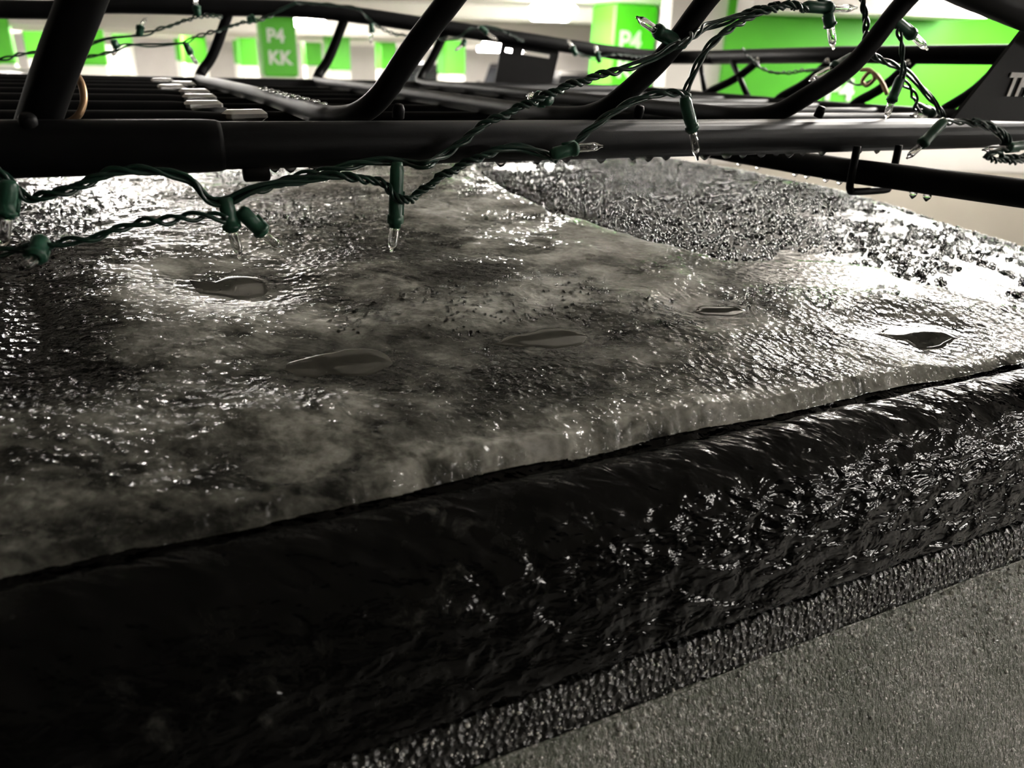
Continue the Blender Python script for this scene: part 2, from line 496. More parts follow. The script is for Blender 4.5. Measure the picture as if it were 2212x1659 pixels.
lamp(5.2, -.8, 2.44, 'unseen white ceiling lamp added at the right beside the photographer to light the window')  # extra lamp out of view, added to light the dark side window
lamp(-1.6, 4.25, 2.44, 'unseen white ceiling lamp added straight ahead above the car for glints on the ice', size=(.28, 1.2))  # extra lamp out of view, put in for glints on the left ice
hid = 'unseen extra white ceiling lamp behind the beams or outside the picture'
for X, Y in [(-13.5, 17.0), (-9.5, 16.8), (-5.5, 16.8), (-1.6, 16.8), (-11, 21.6), (-5, 21.6), (.5, 21.6), (-8, 26.4), (-2, 26.4), (-15, 26.4)]:  # added out of sight to brighten the far columns and partition
    lamp(X, Y, 2.44, hid, 'ceiling lamps out of sight', (.7, 1.2))
for X, Y in [(-20, 30.8), (-14.5, 30.8), (-9, 30.8), (-4, 30.8), (1, 30.8), (4, 22), (-14, 22.6),  (7.6, 3.4), (11.3, .1), (-11, 12.5), (-7.2, 9), (-3.0, 5.6), (-11, 4)]:  # far ones added to brighten the back wall; near ones continue the lamp rows
    lamp(X, Y, 2.44, hid, 'ceiling lamps out of sight', (.28, 1.2))

# ------------------------------------------------------------------ parked cars far behind
def parked_car(X, Y, rot, paint, label, scale=1.0, H=1.0):
    x, y = ground(X, Y)
    root = empty('parked_car', (x, y, 0), RZ + rot)
    L, Wd = 2.3 * scale, .92 * scale
    prof = [(-L, .45), (-L, .95 * H), (-L * .93, 1.08 * H), (-L * .42, 1.12 * H), (L * .93, 1.12 * H), (L, 1.0 * H), (L, .45), (L * .9, .3), (-L * .9, .3)]
    def loft(pr, w0, w1, zlo, zhi):
        V, n = [], len(pr)
        for sg in (-1, 1):
            for px, pz in pr:
                t = (pz - zlo) / max(zhi - zlo, .01); V.append((px, sg * (w0 + (w1 - w0) * min(max(t, 0), 1)), pz))
        return V, [tuple(range(n - 1, -1, -1)), tuple(range(n, 2 * n))] + [(i, (i + 1) % n, n + (i + 1) % n, n + i) for i in range(n)]
    V, Fc = loft(prof, Wd, Wd * .97, .3, 1.1 * H); add('body', V, Fc, paint, root)
    cab = [(-L * .46, 1.11 * H), (-L * .2, 1.66 * H), (-L * .1, 1.76 * H), (L * .7, 1.78 * H), (L * .84, 1.7 * H), (L * .95, 1.11 * H)]
    V, Fc = loft(cab, Wd * .95, Wd * .76, 1.1 * H, 1.78 * H); add('cabin', V, Fc, paint, root)
    def wy(z): return Wd * (.95 - .19 * (z / H - 1.1) / .68) + .006
    for sg in (-1, 1):
        for a, b in ((-.38, .1), (.16, .5), (.55, .86)):
            q = [(L * a + (.0 if a > -.3 else 0), 1.16 * H), (L * b, 1.16 * H), (L * (b - .04 if b > .8 else b), 1.62 * H), (L * (a + .22 if a < -.3 else a), 1.62 * H)]
            add('side_window', [(px, sg * wy(pz), pz) for px, pz in q], [(0, 1, 2, 3)], M['car_glass'], root)
    add('windscreen', [(-L * .46 - .01, -Wd * .8, 1.17 * H), (-L * .46 - .01, Wd * .8, 1.17 * H), (-L * .2 - .02, Wd * .68, 1.63 * H), (-L * .2 - .02, -Wd * .68, 1.63 * H)], [(0, 1, 2, 3)], M['car_glass'], root)
    add('rear_window', [(L * .945 + .01, -Wd * .75, 1.2 * H), (L * .945 + .01, Wd * .75, 1.2 * H), (L * .855 + .01, Wd * .66, 1.64 * H), (L * .855 + .01, -Wd * .66, 1.64 * H)], [(0, 1, 2, 3)], M['car_glass'], root)
    for sg in (-1, 1):
        for wx in (-L * .62, L * .62):
            w = MB().lathe([(0, .2), (0, .33), (.1, .36), (.9, .36), (1, .33), (1, .2)], (wx, sg * Wd * .76, .36), (wx, sg * Wd * 1.01, .36), 20).build('wheel', M['tyre'], root)
            MB().lathe([(0, .2), (1, .19)], (wx, sg * Wd * .98, .36), (wx, sg * Wd * 1.015, .36), 14).build('rim', M['rim'], w)
        MB().box((-L - .005, sg * Wd * .74, .88 * H), (.06, .36, .16), 0, 0, .02).build('head_lamp', M['head'], root)
        MB().box((L + .005, sg * Wd * .84, 1.0 * H), (.06, .16, .36), 0, 0, .02).build('tail_lamp', M['tail'], root)
        MB().box((-L * .42, sg * (Wd + .09), 1.17 * H), (.12, .18, .14), 0, 0, .03).build('wing_mirror', M['bumper'], root)
    for sx in (-1, 1): MB().box((sx * (L + .02), 0, .55), (.12, Wd * 1.9, .3), 0, 0, .05).build('bumper', M['bumper'], root)
    tag(root, label, 'car', 'parked cars far behind')
parked_car(-2.75, 23.0, 1.45, M['car_dark'], 'dark parked car left of the column near the black plate', 1.0, 1.02)
parked_car(-.35, 28.5, 1.5, M['car_dark'], 'dark parked car between the column and the black plate', 1.0, 1.04)
parked_car(1.5, 22.0, -1.5, M['car_dark'], 'dark parked car with red tail lamp right of the black plate', 1.0, .98)
parked_car(-8.4, 11.5, .1, M['car_grey'], 'grey parked car at the far left behind the rack', .95, .92)

# ------------------------------------------------------------------ the car under the rack
ROOF_W = 1.0
def roof_h(w): return -.155 - .052 * ((w - ROOF_W) / .67) ** 2
S_END = 1.0
def roof_z(s, w):
    """roof skin, rolling down into the windscreen beyond the end of the roof"""
    over = np.maximum(s - (S_END - .12), 0)
    return roof_h(w) - 2.0 * over ** 2 - .25 * np.maximum(s - S_END - .02, 0)

car_root = empty('icy_car', (0, 1.0, 0))
tag(car_root, 'black car with ice covered roof under the rack', 'car')
def put(name, V, Fc, mat, smooth=True, attrs=None, parent=car_root, origin=(0, 1.0, 0)):
    V = np.array(V, float); V[:, 2] += ZC
    V -= np.array(origin)
    o = add(name, V, Fc, mat, parent, smooth)
    for nm, val in (attrs or {}).items():
        a = o.data.attributes.new(nm, 'FLOAT', 'POINT'); a.data.foreach_set('value', np.asarray(val, np.float32).ravel())
    return o

# roof skin
ss = np.concatenate([np.linspace(-1.6, -.3, 60)[:-1], np.linspace(-.3, 1.25, 520)])
ww = np.concatenate([np.linspace(.338, .8, 190)[:-1], np.linspace(.8, 1.662, 150)])
S, W_ = np.meshgrid(ss, ww, indexing='ij')
Z = roof_z(S, W_) + .0011 * fbm(S, W_, 28, 3, 3) + .0006 * fbm(S, W_, 90, 2, 9) + .0035 * vnoise(S * .6, W_ * 1.6, 7, 5)
put('roof', np.stack([S, W_, Z], -1).reshape(-1, 3), grid_faces(len(ss), len(ww)), M['roof_skin'])

def strip(name, prof, mat, s0, s1, ds, amp, f1, f2, seed, sub=10, parent=car_root, far=False):
    """a body panel: cross-section prof (w, h) swept along the car with a skin of frozen ripples"""
    P = catmull([(a, b, 0) for a, b in prof], sub)[:, :2]
    tn = np.gradient(P, axis=0); tn /= np.linalg.norm(tn, axis=1)[:, None]
    nr = np.stack([tn[:, 1], -tn[:, 0]], -1)
    if nr[len(nr) // 2][0] > 0: nr = -nr
    arc = np.concatenate([[0], np.cumsum(np.linalg.norm(np.diff(P, axis=0), axis=1))])
    s = np.concatenate([np.linspace(s0, -.25, 40)[:-1], np.arange(-.25, .75, ds), np.linspace(.75, s1, 30)])
    A, B = np.meshgrid(s, arc, indexing='ij')
    D = amp * (fbm(A * .55, B, f1, 3, seed) + .5 * fbm(A, B, f2, 2, seed + 4))
    W2 = P[None, :, 0] + D * nr[None, :, 0]; H2 = P[None, :, 1] + D * nr[None, :, 1]
    V = np.stack([A, W2, H2], -1).reshape(-1, 3)
    return put(name, V, grid_faces(len(s), len(arc)), mat, parent=parent)

RAIL = [(.342, -.207), (.335, -.2085), (.3315, -.213), (.328, -.2135), (.325, -.2085), (.318, -.2068), (.308, -.2100), (.298, -.219), (.289, -.231), (.281, -.247), (.275, -.266), (.2705, -.288), (.268, -.300), (.270, -.305), (.276, -.306)]
strip('door_frame', RAIL, M['body'], -1.5, 1.1, .0016, .0015, 42, 85, 2, 9)
SEAL = [(.276, -.305), (.268, -.3045), (.2635, -.309), (.260, -.317), (.2575, -.3245), (.2575, -.329), (.262, -.331)]
strip('window_seal', SEAL, M['seal'], -1.5, 1.1, .0016, .0006, 120, 260, 6, 9)
# thin pale ridge of ice along the lower lip of the seal
mb = MB(); pts = [(a, .2568 + .0008 * float(vnoise(a, 0, 30, 2)), -.3275 + .0018 * float(vnoise(a, 1, 24, 5)) + ZC) for a in np.arange(-.2, 1.0, .004)]
mb.tube(pts, [.0011 * (.4 + 1.3 * abs(float(vnoise(p[0], 3, 40, 8)) + .3)) for p in pts], 6)
mb.v = [(a, b - 1.0, c) for a, b, c in mb.v]
mb.build('ice_ridge', M['window'], car_root, True)
GLASS = [(.2585, -.326), (.235, -.396), (.21, -.474), (.188, -.545), (.17, -.605)]
strip('side_window', GLASS, M['window'], -1.5, 1.1, .0022, .0007, 90, 240, 11, 26)
DOOR = [(.176, -.600), (.158, -.604), (.142, -.63), (.13, -.70), (.12, -.85), (.118, -1.05), (.128, -1.25), (.15, -1.42), (.2, -1.5)]
strip('door_panel', DOOR, M['body'], -1.5, 1.1, .01, .0004, 12, 40, 15, 5)
# far flank of the car and the windscreen, plain panels that close the body
def flank(prof): return [(2.0 - a, b) for a, b in prof]
V = []; prof = flank([RAIL[0], RAIL[6], RAIL[9], RAIL[12], GLASS[0], GLASS[4], DOOR[3], DOOR[5], DOOR[8]])
for a in (-1.5, 1.1): V += [(a, p[0], p[1]) for p in prof]
n = len(prof); put('far_flank', V, [(i, i + 1, n + i + 1, n + i) for i in range(n - 1)], M['body'], False)
put('windscreen', [(1.24, .36, -.50), (1.24, 1.64, -.50), (1.75, 1.7, -.95), (1.75, .3, -.95)], [(0, 1, 2, 3)], M['car_glass'], False)
put('bonnet', [(1.75, .25, -.95), (1.75, 1.75, -.95), (2.9, 1.7, -1.1), (2.9, .3, -1.1), (1.75, .2, -1.5), (2.9, .25, -1.5), (1.75, 1.8, -1.5), (2.9, 1.75, -1.5)], [(0, 1, 2, 3), (0, 3, 5, 4), (1, 6, 7, 2), (2, 7, 5, 3)], M['body'], False)
put('tail_gate', [(-1.6, .36, -.2), (-1.6, 1.64, -.2), (-1.75, 1.75, -.8), (-1.75, .25, -.8), (-1.75, 1.8, -1.5), (-1.75, .2, -1.5)], [(0, 1, 2, 3), (3, 2, 4, 5)], M['body'], False)
for sy in (.22, 1.78):
    for sx in (-1.15, 2.1):
        w = MB().lathe([(0, .22), (0, .34), (.1, .37), (.9, .37), (1, .34), (1, .22)], (sx, sy - 1 - .11, .37), (sx, sy - 1 + .11, .37), 24).build('wheel', M['tyre'], car_root, True)

# ------------------------------------------------------------------ sheet of melting ice
BLOBS = [
(-0.057,0.554,0.035,-0.010,-0.002,0.077,-1.00),
(-0.077,0.903,0.062,-0.016,-0.011,0.193,-0.90),
(-0.087,0.620,0.017,-0.005,-0.009,0.117,-1.00),
(-0.011,0.468,0.055,-0.017,0.001,0.026,-0.50),
(0.059,0.625,0.034,-0.009,0.003,0.023,-0.70),
(-0.079,0.668,0.031,-0.008,-0.003,0.045,-0.50),
(0.096,0.461,0.045,-0.013,0.005,0.021,-0.45),
(0.255,0.459,0.050,-0.014,0.009,0.016,-0.45),
(0.249,0.581,0.043,-0.011,0.011,0.026,-0.45),
(0.186,0.666,0.065,-0.016,0.008,0.029,-0.40),
(0.547,0.524,0.097,-0.023,0.019,0.021,-0.50),
(0.558,0.383,0.046,-0.012,0.023,0.019,-0.60),
(0.419,0.462,0.024,-0.006,0.008,0.009,-0.60),
(0.010,0.379,0.054,-0.018,0.003,0.028,-0.35),
(-0.046,0.344,0.037,-0.013,-0.000,0.019,-0.30),
(0.007,0.333,0.029,-0.010,0.002,0.016,-0.50),
(0.238,0.382,0.090,-0.027,0.014,0.025,-0.15),
(0.008,0.567,0.054,-0.015,0.003,0.050,0.45),
(0.155,0.628,0.060,-0.015,0.011,0.040,0.35),
(0.341,0.825,0.107,-0.025,0.040,0.096,0.40),
(0.386,0.639,0.085,-0.020,0.027,0.047,0.45),
(0.209,0.503,0.044,-0.012,0.011,0.027,0.45),
(0.318,0.520,0.070,-0.018,0.015,0.026,0.30),
(0.076,0.404,0.050,-0.015,0.005,0.024,0.35),
(0.435,0.533,0.026,-0.006,0.016,0.022,0.50),
(0.298,0.341,0.107,-0.032,0.012,0.016,0.30),
(0.191,0.326,0.077,-0.024,0.006,0.011,0.30),
(0.005,0.838,0.050,-0.013,0.004,0.106,0.15),
(0.068,0.534,0.048,-0.014,0.005,0.031,0.20),
(0.431,0.401,0.096,-0.026,0.029,0.031,0.20),
]
BACK = [(0.754,0.345),(0.705,0.393),(0.681,0.436),(0.647,0.481),(0.65,0.506),(0.62,0.537),(0.575,0.553),(0.509,0.572),(0.495,0.613),(0.471,0.643),(0.446,0.692),(0.431,0.768),(0.429,0.859),(0.447,0.981),(0.463,1.05),(.50,1.25),(.56,1.5),(.62,1.75),(1.4,1.75),(1.4,.2),(.80,.2),(.775,.30)]
si = np.linspace(-.36, .93, 860)
wi = .3285 + (1.66 - .3285) * (np.linspace(0, 1, 560) ** 1.75 * .82 + np.linspace(0, 1, 560) * .18)
S, W_ = np.meshgrid(si, wi, indexing='ij')
def poly_sd(P, x, y):
    P = np.array(P); inside = np.zeros(x.shape, bool); dist = np.full(x.shape, 9.0)
    for k in range(len(P)):
        a, b = P[k], P[(k + 1) % len(P)]
        d = b - a; t = np.clip(((x - a[0]) * d[0] + (y - a[1]) * d[1]) / (d @ d), 0, 1)
        dist = np.minimum(dist, np.hypot(x - a[0] - t * d[0], y - a[1] - t * d[1]))
        c = ((a[1] > y) != (b[1] > y)) & (x < (b[0] - a[0]) * (y - a[1]) / (b[1] - a[1] + 1e-12) + a[0])
        inside ^= c
    return np.where(inside, -dist, dist)
jag = .0022 * fbm(S, W_, 70, 3, 21) + .004 * vnoise(S, W_, 16, 23)
sd_back = poly_sd(BACK, S, W_) + 1.6 * jag
sd_near = W_ - .3320 + 1.1 * jag * sstep(.5, .32, W_) + .0035 * np.minimum(0, vnoise(S, W_ * .2, 22, 27) * 2 + .2)
milk = np.full(S.shape, .48)
thick = np.full(S.shape, .0075)
for cs, cw, ax, ay, bx, by, val in BLOBS:
    det = ax * by - ay * bx
    ds, dw = S - cs, W_ - cw
    u = (ds * by - dw * bx) / det; v = (-ds * ay + dw * ax) / det
    g = np.exp(-.85 * (u * u + v * v) ** 1.25)
    milk += val * .62 * g
    thick += .0050 * val * g
warp = .02 * vnoise(S, W_, 12, 31)
thick += .0060 * fbm(S + warp, (W_ - warp) * 1.25, 7.5, 2, 33) + .0022 * fbm(S, W_ * 1.2, 24, 2, 35)
thick += .0009 * fbm(S, W_ * 1.15, 70, 2, 37) + .00035 * fbm(S, W_, 190, 2, 39)
milk += .32 * fbm(S, W_ * 1.3, 9, 4, 41, .6) + .22 * fbm(S, W_ * 1.3, 38, 3, 44, .6)
# the rim of the slab is cloudier, the left of the roof clearer
milk += .26 * sstep(.03, .004, sd_near) * sstep(.0, .10, S) * (.6 + 1.2 * vnoise(S, W_ * .3, 30, 29)) + .22 * sstep(.03, .004, sd_back)
milk -= .5 * sstep(-.02, -.2, S)
rip = .55 + .9 * fbm(S + 3, W_, 6, 3, 51)
rip = np.clip(rip + .32, .2, 1.0)
edge = sstep(0, .0085, sd_near) ** .7 * sstep(0, .010, sd_back)
PUD = [
[(0.032,0.649),(0.046,0.634),(0.065,0.643),(0.085,0.635),(0.088,0.612),(0.078,0.592),(0.058,0.594),(0.040,0.612)],
[(0.070,0.462),(0.083,0.471),(0.099,0.477),(0.118,0.478),(0.134,0.468),(0.136,0.455),(0.130,0.445),(0.116,0.439),(0.103,0.445),(0.089,0.446),(0.079,0.450)],
[(0.216,0.461),(0.233,0.468),(0.251,0.473),(0.271,0.473),(0.285,0.463),(0.283,0.452),(0.269,0.442),(0.251,0.444),(0.229,0.452)],
[(0.396,0.472),(0.415,0.475),(0.437,0.467),(0.437,0.458),(0.421,0.453),(0.400,0.462)],
[(0.528,0.401),(0.553,0.406),(0.587,0.397),(0.596,0.380),(0.583,0.368),(0.545,0.364),(0.538,0.380)],
[(0.470,0.525),(0.529,0.542),(0.602,0.544),(0.641,0.515),(0.654,0.490),(0.631,0.476),(0.579,0.480),(0.526,0.502)],
]
base = roof_z(S, W_)
T = np.maximum(thick, .0025) * edge
H = base + T
lev = []
for P in PUD:
    P = np.array(P); sd = poly_sd(P, S, W_)             # positive outside
    c = P.mean(0); m = sd < 0
    L0 = float(np.percentile(H[np.abs(sd) < .006], 55))
    sl = (roof_h(c[1] + .01) - roof_h(c[1] - .01)) / .02
    plane = L0 + .8 * sl * (W_ - c[1])
    k_ = sstep(.045, .003, sd)
    H = H * (1 - k_) + (plane - .0011) * k_
    rip *= 1 - .75 * k_
    lev.append((P, L0, sl))
ok = (sd_near > -.0012) & (sd_back > -.002)
Fc = grid_faces(len(si), len(wi))
Fc = Fc[ok.ravel()[Fc].all(1)]
used = np.zeros(S.size, bool); used[Fc.ravel()] = True
remap = -np.ones(S.size, int); remap[used] = np.arange(used.sum())
H = np.where(edge <= 0, base - .0006, H)
V = np.stack([S, W_, H], -1).reshape(-1, 3)[used]
ICE0 = (.2, .6, ZC - .2)
ice = put('ice_sheet', V, remap[Fc], M['ice'], True, dict(milk=milk.ravel()[used], ripple=rip.ravel()[used]), None, ICE0)
ice.location = ICE0
tag(ice, 'lumpy sheet of wet grey melting ice covering the car roof', 'ice')
for P, L0, sl in lev[:5]:
    Q = catmull(np.vstack([np.c_[P, np.zeros(len(P))], [[*P[0], 0]]]), 6)[:-1, :2]
    c = P.mean(0)
    Q = Q + .006 * np.stack([vnoise(Q[:, 0], Q[:, 1], 90, 61), vnoise(Q[:, 0], Q[:, 1], 90, 63)], -1)
    rings, V, n = (1.1, 1.0, .8, .4), [], len(Q)
    for rk, dz in zip(rings, (-.0016, -.0007, -.0006, -.0006)):
        for q in Q:
            p = c + (q - c) * rk; V.append((p[0], p[1], L0 + .8 * sl * (p[1] - c[1]) + dz - .0002))
    V.append((c[0], c[1], L0 - .0008))
    Fc = [(r * n + i, r * n + (i + 1) % n, (r + 1) * n + (i + 1) % n, (r + 1) * n + i) for r in range(3) for i in range(n)]
    Fc += [(3 * n + i, 3 * n + (i + 1) % n, 4 * n) for i in range(n)]
    o = put('melt_puddle', V, Fc, M['puddle'], True, None, ice, ICE0)
    o['label'] = 'smooth flat puddle of meltwater in the ice'

# ------------------------------------------------------------------ beads of meltwater, far too many to count
def dome(n=8, rings=(-.25, .2, .6, .88)):
    V, Fc = [], []
    for a in rings:
        r, z = math.cos(a * math.pi / 2), math.sin(a * math.pi / 2)
        for j in range(n): V.append((r * math.cos(2 * math.pi * j / n), r * math.sin(2 * math.pi * j / n), z * 1.15))
    V.append((0, 0, 1.15))
    t = []
    for i in range(len(rings) - 1):
        for j in range(n):
            a, b, c, d = i * n + j, i * n + (j + 1) % n, (i + 1) * n + (j + 1) % n, (i + 1) * n + j
            t += [(a, b, c), (a, c, d)]
    i = len(rings) - 1
    t += [(i * n + j, i * n + (j + 1) % n, len(V) - 1) for j in range(n)]
    return np.array(V), np.array(t)
DV, DF = dome()
def beads(name, s, w, h, r, parent, origin, nrm=None, mat=None):
    n = len(s); up = np.zeros((n, 3)); up[:, 2] = 1
    if nrm is not None: up[:] = nrm
    t1 = np.cross(up, np.array([[0, 1.0, 0]])); t1 /= np.linalg.norm(t1, axis=1)[:, None]
    t2 = np.cross(up, t1)
    C = np.stack([s, w, h], -1)
    el = RNG.uniform(.75, 1.35, n)[:, None, None]
    V = C[:, None, :] + r[:, None, None] * (DV[None, :, 0:1] * t1[:, None, :] * el + DV[None, :, 1:2] * t2[:, None, :] + DV[None, :, 2:3] * up[:, None, :])
    Fb = (DF[None] + (np.arange(n) * len(DV))[:, None, None]).reshape(-1, 3)
    o = put(name, V.reshape(-1, 3), Fb, mat or M['bead'], True, None, parent, origin)
    o['kind'] = 'stuff'
    return o
n = 26000
# window and seal
m = 3600
ga, gb = RNG.uniform(-.02, .62, m), RNG.random(m) ** 1.2
gw, gh = .2585 - .0885 * gb, -.326 - .279 * gb
beads('window_beads', ga, gw - .0003, gh, RNG.uniform(.0005, .0012, m) * (1 + RNG.random(m) ** 6), car_root, (0, 1.0, 0), np.array([0, -.953, .302]), M['glint_fleck'])
m = 900
ga, gb = RNG.uniform(-.02, .75, m), RNG.random(m)
beads('seal_beads', ga, .2655 - .0075 * gb, -.3065 - .018 * gb, RNG.uniform(.0005, .0013, m), car_root, (0, 1.0, 0), np.array([0, -.92, .39]), M['glint_fleck'])
bs, bw = RNG.uniform(.3, 1.05, n), RNG.uniform(.36, 1.5, n)
keep = (poly_sd(BACK, bs, bw) < -.004) & (vnoise(bs * .5, bw * 1.8, 9, 71) + .5 * vnoise(bs, bw, 40, 73) > -.36)
bs, bw = bs[keep], bw[keep]
bh = roof_z(bs, bw) + .0035 * vnoise(bs * .6, bw * 1.6, 7, 5)
beads('water_beads', bs, bw, bh, RNG.uniform(.0010, .0025, len(bs)) * (1 + .4 * RNG.random(len(bs)) ** 4), car_root, (0, 1.0, 0))
from_ice = np.flatnonzero((T > .002).ravel() & (W_ > .44).ravel() & (rip > .3).ravel())
pick = RNG.choice(from_ice, 14000, replace=False, p=None)
gs, gw, gh = S.ravel()[pick], W_.ravel()[pick], H.ravel()[pick]
keep = (vnoise(gs, gw * 1.6, 8, 75) + .35 * vnoise(gs, gw, 30, 77) > .06) & (gs > -.2) & (gw < 1.45)
beads('ice_beads', gs[keep], gw[keep], gh[keep] - .0002, RNG.uniform(.0007, .0017, keep.sum()), ice, ICE0)

# ------------------------------------------------------------------ roof rack basket
rack = empty('roof_rack', (0, 1.0, ZC - .05))
tag(rack, 'black tubular steel roof basket with leaning side tubes', 'roof rack')
RO = np.array([0, 1.0, ZC - .05])
def rel(P): return car(P) - RO
def rtube(name, path, r, n=14, parent=rack, mat=None, cm=0):
    P = rel(path)
    if cm: P = catmull(P, cm)
    mb = MB(); mb.tube(P, r, n)
    return mb.build(name, mat or M['black'], parent, True)
NW, NH = .540, -.0555                                   # near lower rail
near = rtube('side_rail', [(-.9, NW, NH), (-.2, NW, NH), (1.02, NW, NH)], .0148, 24)
sl = MB(); sl.tube(rel([(-.9, NW, NH), (.046, NW, NH), (.0545, NW, NH), (.0575, NW, NH)]), [.0163, .0163, .0158, .0149], 24)
sl.build('rail_sleeve', M['black'], rack, True)
FW = 1.5
rtube('side_rail', [(-.9, FW, -.055), (1.02, FW, -.055)], .0135, 16)
def top_h(s): return .062 + .012 * min(1, (s + .3) / .5) - .085 * max(0, s - .30) ** 1.15
tops = [(-.9, .045), (-.136, .049), (-.009, .062), (.192, .068), (.36, .070), (.619, .050), (.855, .030), (1.0, .019)]
rtube('top_rail', [(a, FW, b) for a, b in tops] + [(1.085, FW - .015, .016), (1.118, FW - .06, .017), (1.12, FW - .14, .018)], .0135, 16, cm=5)
rtube('top_rail', [(a, .505, b + .026 - .012 * max(0, a)) for a, b in tops[:5]] + [(.60, .505, .080), (.70, .505, .065), (.80, .505, .049), (.95, .505, .032), (1.06, .52, .029), (1.115, .57, .029), (1.12, .64, .028)], .0135, 16, cm=5)
rtube('end_rail', [(1.12, FW - .13, .018), (1.12, 1.05, .025), (1.12, .63, .028)], .0135, 16)
rtube('end_rail', [(1.02, FW, -.055), (1.06, FW - .02, -.056), (1.08, FW - .08, -.058), (1.08, 1.05, -.060), (1.08, .62, -.056), (1.06, .56, -.055), (1.01, NW, NH)], .012, 14, cm=5)
# four cross tubes bent up into side posts at both ends
UT = [(.152, .0), (.345, .0), (.545, .0)]
for k, s in enumerate((.152, .350, .545)):
    ds = (.058, .072, .094)[k]
    hn = (.036, .048, .058)[k]                       # where the post leaves the picture
    ext = 1.45
    path = [(s + .045, FW + .005, .066 if k < 2 else .055), (s + .010, FW + .004, -.005), (s - .012, FW - .002, -.033), (s - .018, FW - .035, -.045), (s - .012, 1.25, -.0445), (s - .004, .90, -.044), (s - .008, .66, -.0435), (s - .004, .605, -.043),
            (s + .004, .575, -.0385), (s + .016, .555, -.025), (s + ds * .62, .542, .006), (s + ds, .53, hn), (s + ds * ext, .515, hn + (hn + .04) * (ext - 1) * 1.05)]
    rtube('cross_tube', path, .0083, 14, cm=7)
    b = MB(); b.lathe([(0, .0), (.05, .0042), (.7, .0042), (1, .003)], rel([(s + .022, .538, -.039)])[0], rel([(s + .022, .535, -.030)])[0], 10)
    b.build('bolt', M['black'], rack, True)
# thick post at the left, with a bungee hook round its foot
rtube('end_post', [(-.046, .562, -.048), (-.040, .556, -.036), (-.025, .542, -.007), (-.008, .53, .024), (.016, .515, .07)], .0118, 16, cm=6)
rtube('end_post', [(-.060, FW, -.050), (-.03, FW, .05)], .011, 14)
b = MB(); b.lathe([(0, 0), (.05, .005), (.8, .005), (1, .0035)], rel([(-.046, .535, -.046)])[0], rel([(-.046, .531, -.036)])[0], 10); b.build('bolt', M['black'], rack, True)
# floor slats running along the car, joined by wet clamps
for w in (.66, .78, .90, 1.02, 1.14, 1.26, 1.38):
    rtube('floor_slat', [(-.9, w, -.050), (.045, w, -.050), (.07, w, -.051), (.09, w, -.054)], [.0085, .0085, .0080, .0068], 10)
    rtube('floor_slat', [(.06, w, -.056), (.6, w, -.057), (1.07, w, -.058)], .0062, 10)
    c = MB(); c.box(rel([(.078 + .012 * math.sin(w * 21), w, -.0455)])[0], (.034, .014, .009), .3, 0, .003); c.build('slat_clamp', M['silver'], rack)
# posts and braces at the far end of the basket
for w0, w1 in ((1.215, 1.32), (1.045, 1.12), (.886, .95), (.74, .79)):
    rtube('end_upright', [(1.118, w0, .022), (1.10, (w0 + w1) / 2, -.02), (1.085, w1, -.045), (1.078, w1 + .01, -.058)], .0078, 10, cm=4)
    c = MB(); c.lathe([(0, 0), (.1, .004), (.8, .004), (1, .002)], rel([(1.105, w0, .014)])[0], rel([(1.095, w0 - .004, .016)])[0], 8); c.build('bolt', M['silver'], rack, True)
rtube('brace', [(1.112, 1.30, .012), (1.085, 1.205, -.055)], .0055, 8)
rtube('brace', [(1.112, 1.40, .012), (1.085, 1.335, -.052)], .0055, 8)
# name plates on both sides
def plate(wq, corners, holes, nm='name_plate'):
    o = MB(); P = rel([(a, wq, b) for a, b in corners]); Q = rel([(a, wq + .004, b) for a, b in corners]); n = len(P)
    o.put(np.vstack([P, Q]), [tuple(range(n)), tuple(range(2 * n - 1, n - 1, -1))] + [(i, n + i, n + (i + 1) % n, (i + 1) % n) for i in range(n)])
    return o.build(nm, M['black_plate'], rack)
def frame_plate(wq, q, slots):
    """plate with slots: built of strips between the slots (q = tl, tr, br, bl as (s, h))"""
    q = np.array(q, float)
    def at(u, v): return (q[0] * (1 - u) + q[1] * u) * (1 - v) + (q[3] * (1 - u) + q[2] * u) * v
    us = sorted({0, 1, *[x for a in slots for x in a[:2]]}); vs = sorted({0, 1, *[x for a in slots for x in a[2:]]})
    mb = MB()
    for i in range(len(us) - 1):
        for j in range(len(vs) - 1):
            uc, vc = (us[i] + us[i + 1]) / 2, (vs[j] + vs[j + 1]) / 2
            if any(a[0] < uc < a[1] and a[2] < vc < a[3] for a in slots): continue
            C = [at(us[i], vs[j]), at(us[i + 1], vs[j]), at(us[i + 1], vs[j + 1]), at(us[i], vs[j + 1])]
            P = rel([(a, wq, b) for a, b in C]); Q = rel([(a, wq + .004, b) for a, b in C])
            mb.put(np.vstack([P, Q]), [(3, 2, 1, 0), (4, 5, 6, 7), (0, 1, 5, 4), (1, 2, 6, 5), (2, 3, 7, 6), (3, 0, 4, 7)])
    return mb.build('name_plate', M['black_plate'], rack)
frame_plate(FW, [(.703, .034), (.832, .020), (.816, -.054), (.688, -.046)], [(.08, .2, .13, .22), (.36, .86, .12, .22), (.1, .84, .92, 1.0)])
pl = frame_plate(.525, [(.818, .056), (1.02, .036), (.95, -.045), (.733, -.041)], [])
text_mesh('lettering', 'THULE', .0295, M['plate_text'], pl, rel([(.797, .5235, -.0177)])[0], (1, 0, 0), (0, 0, 1), .0004, .0011, .25)

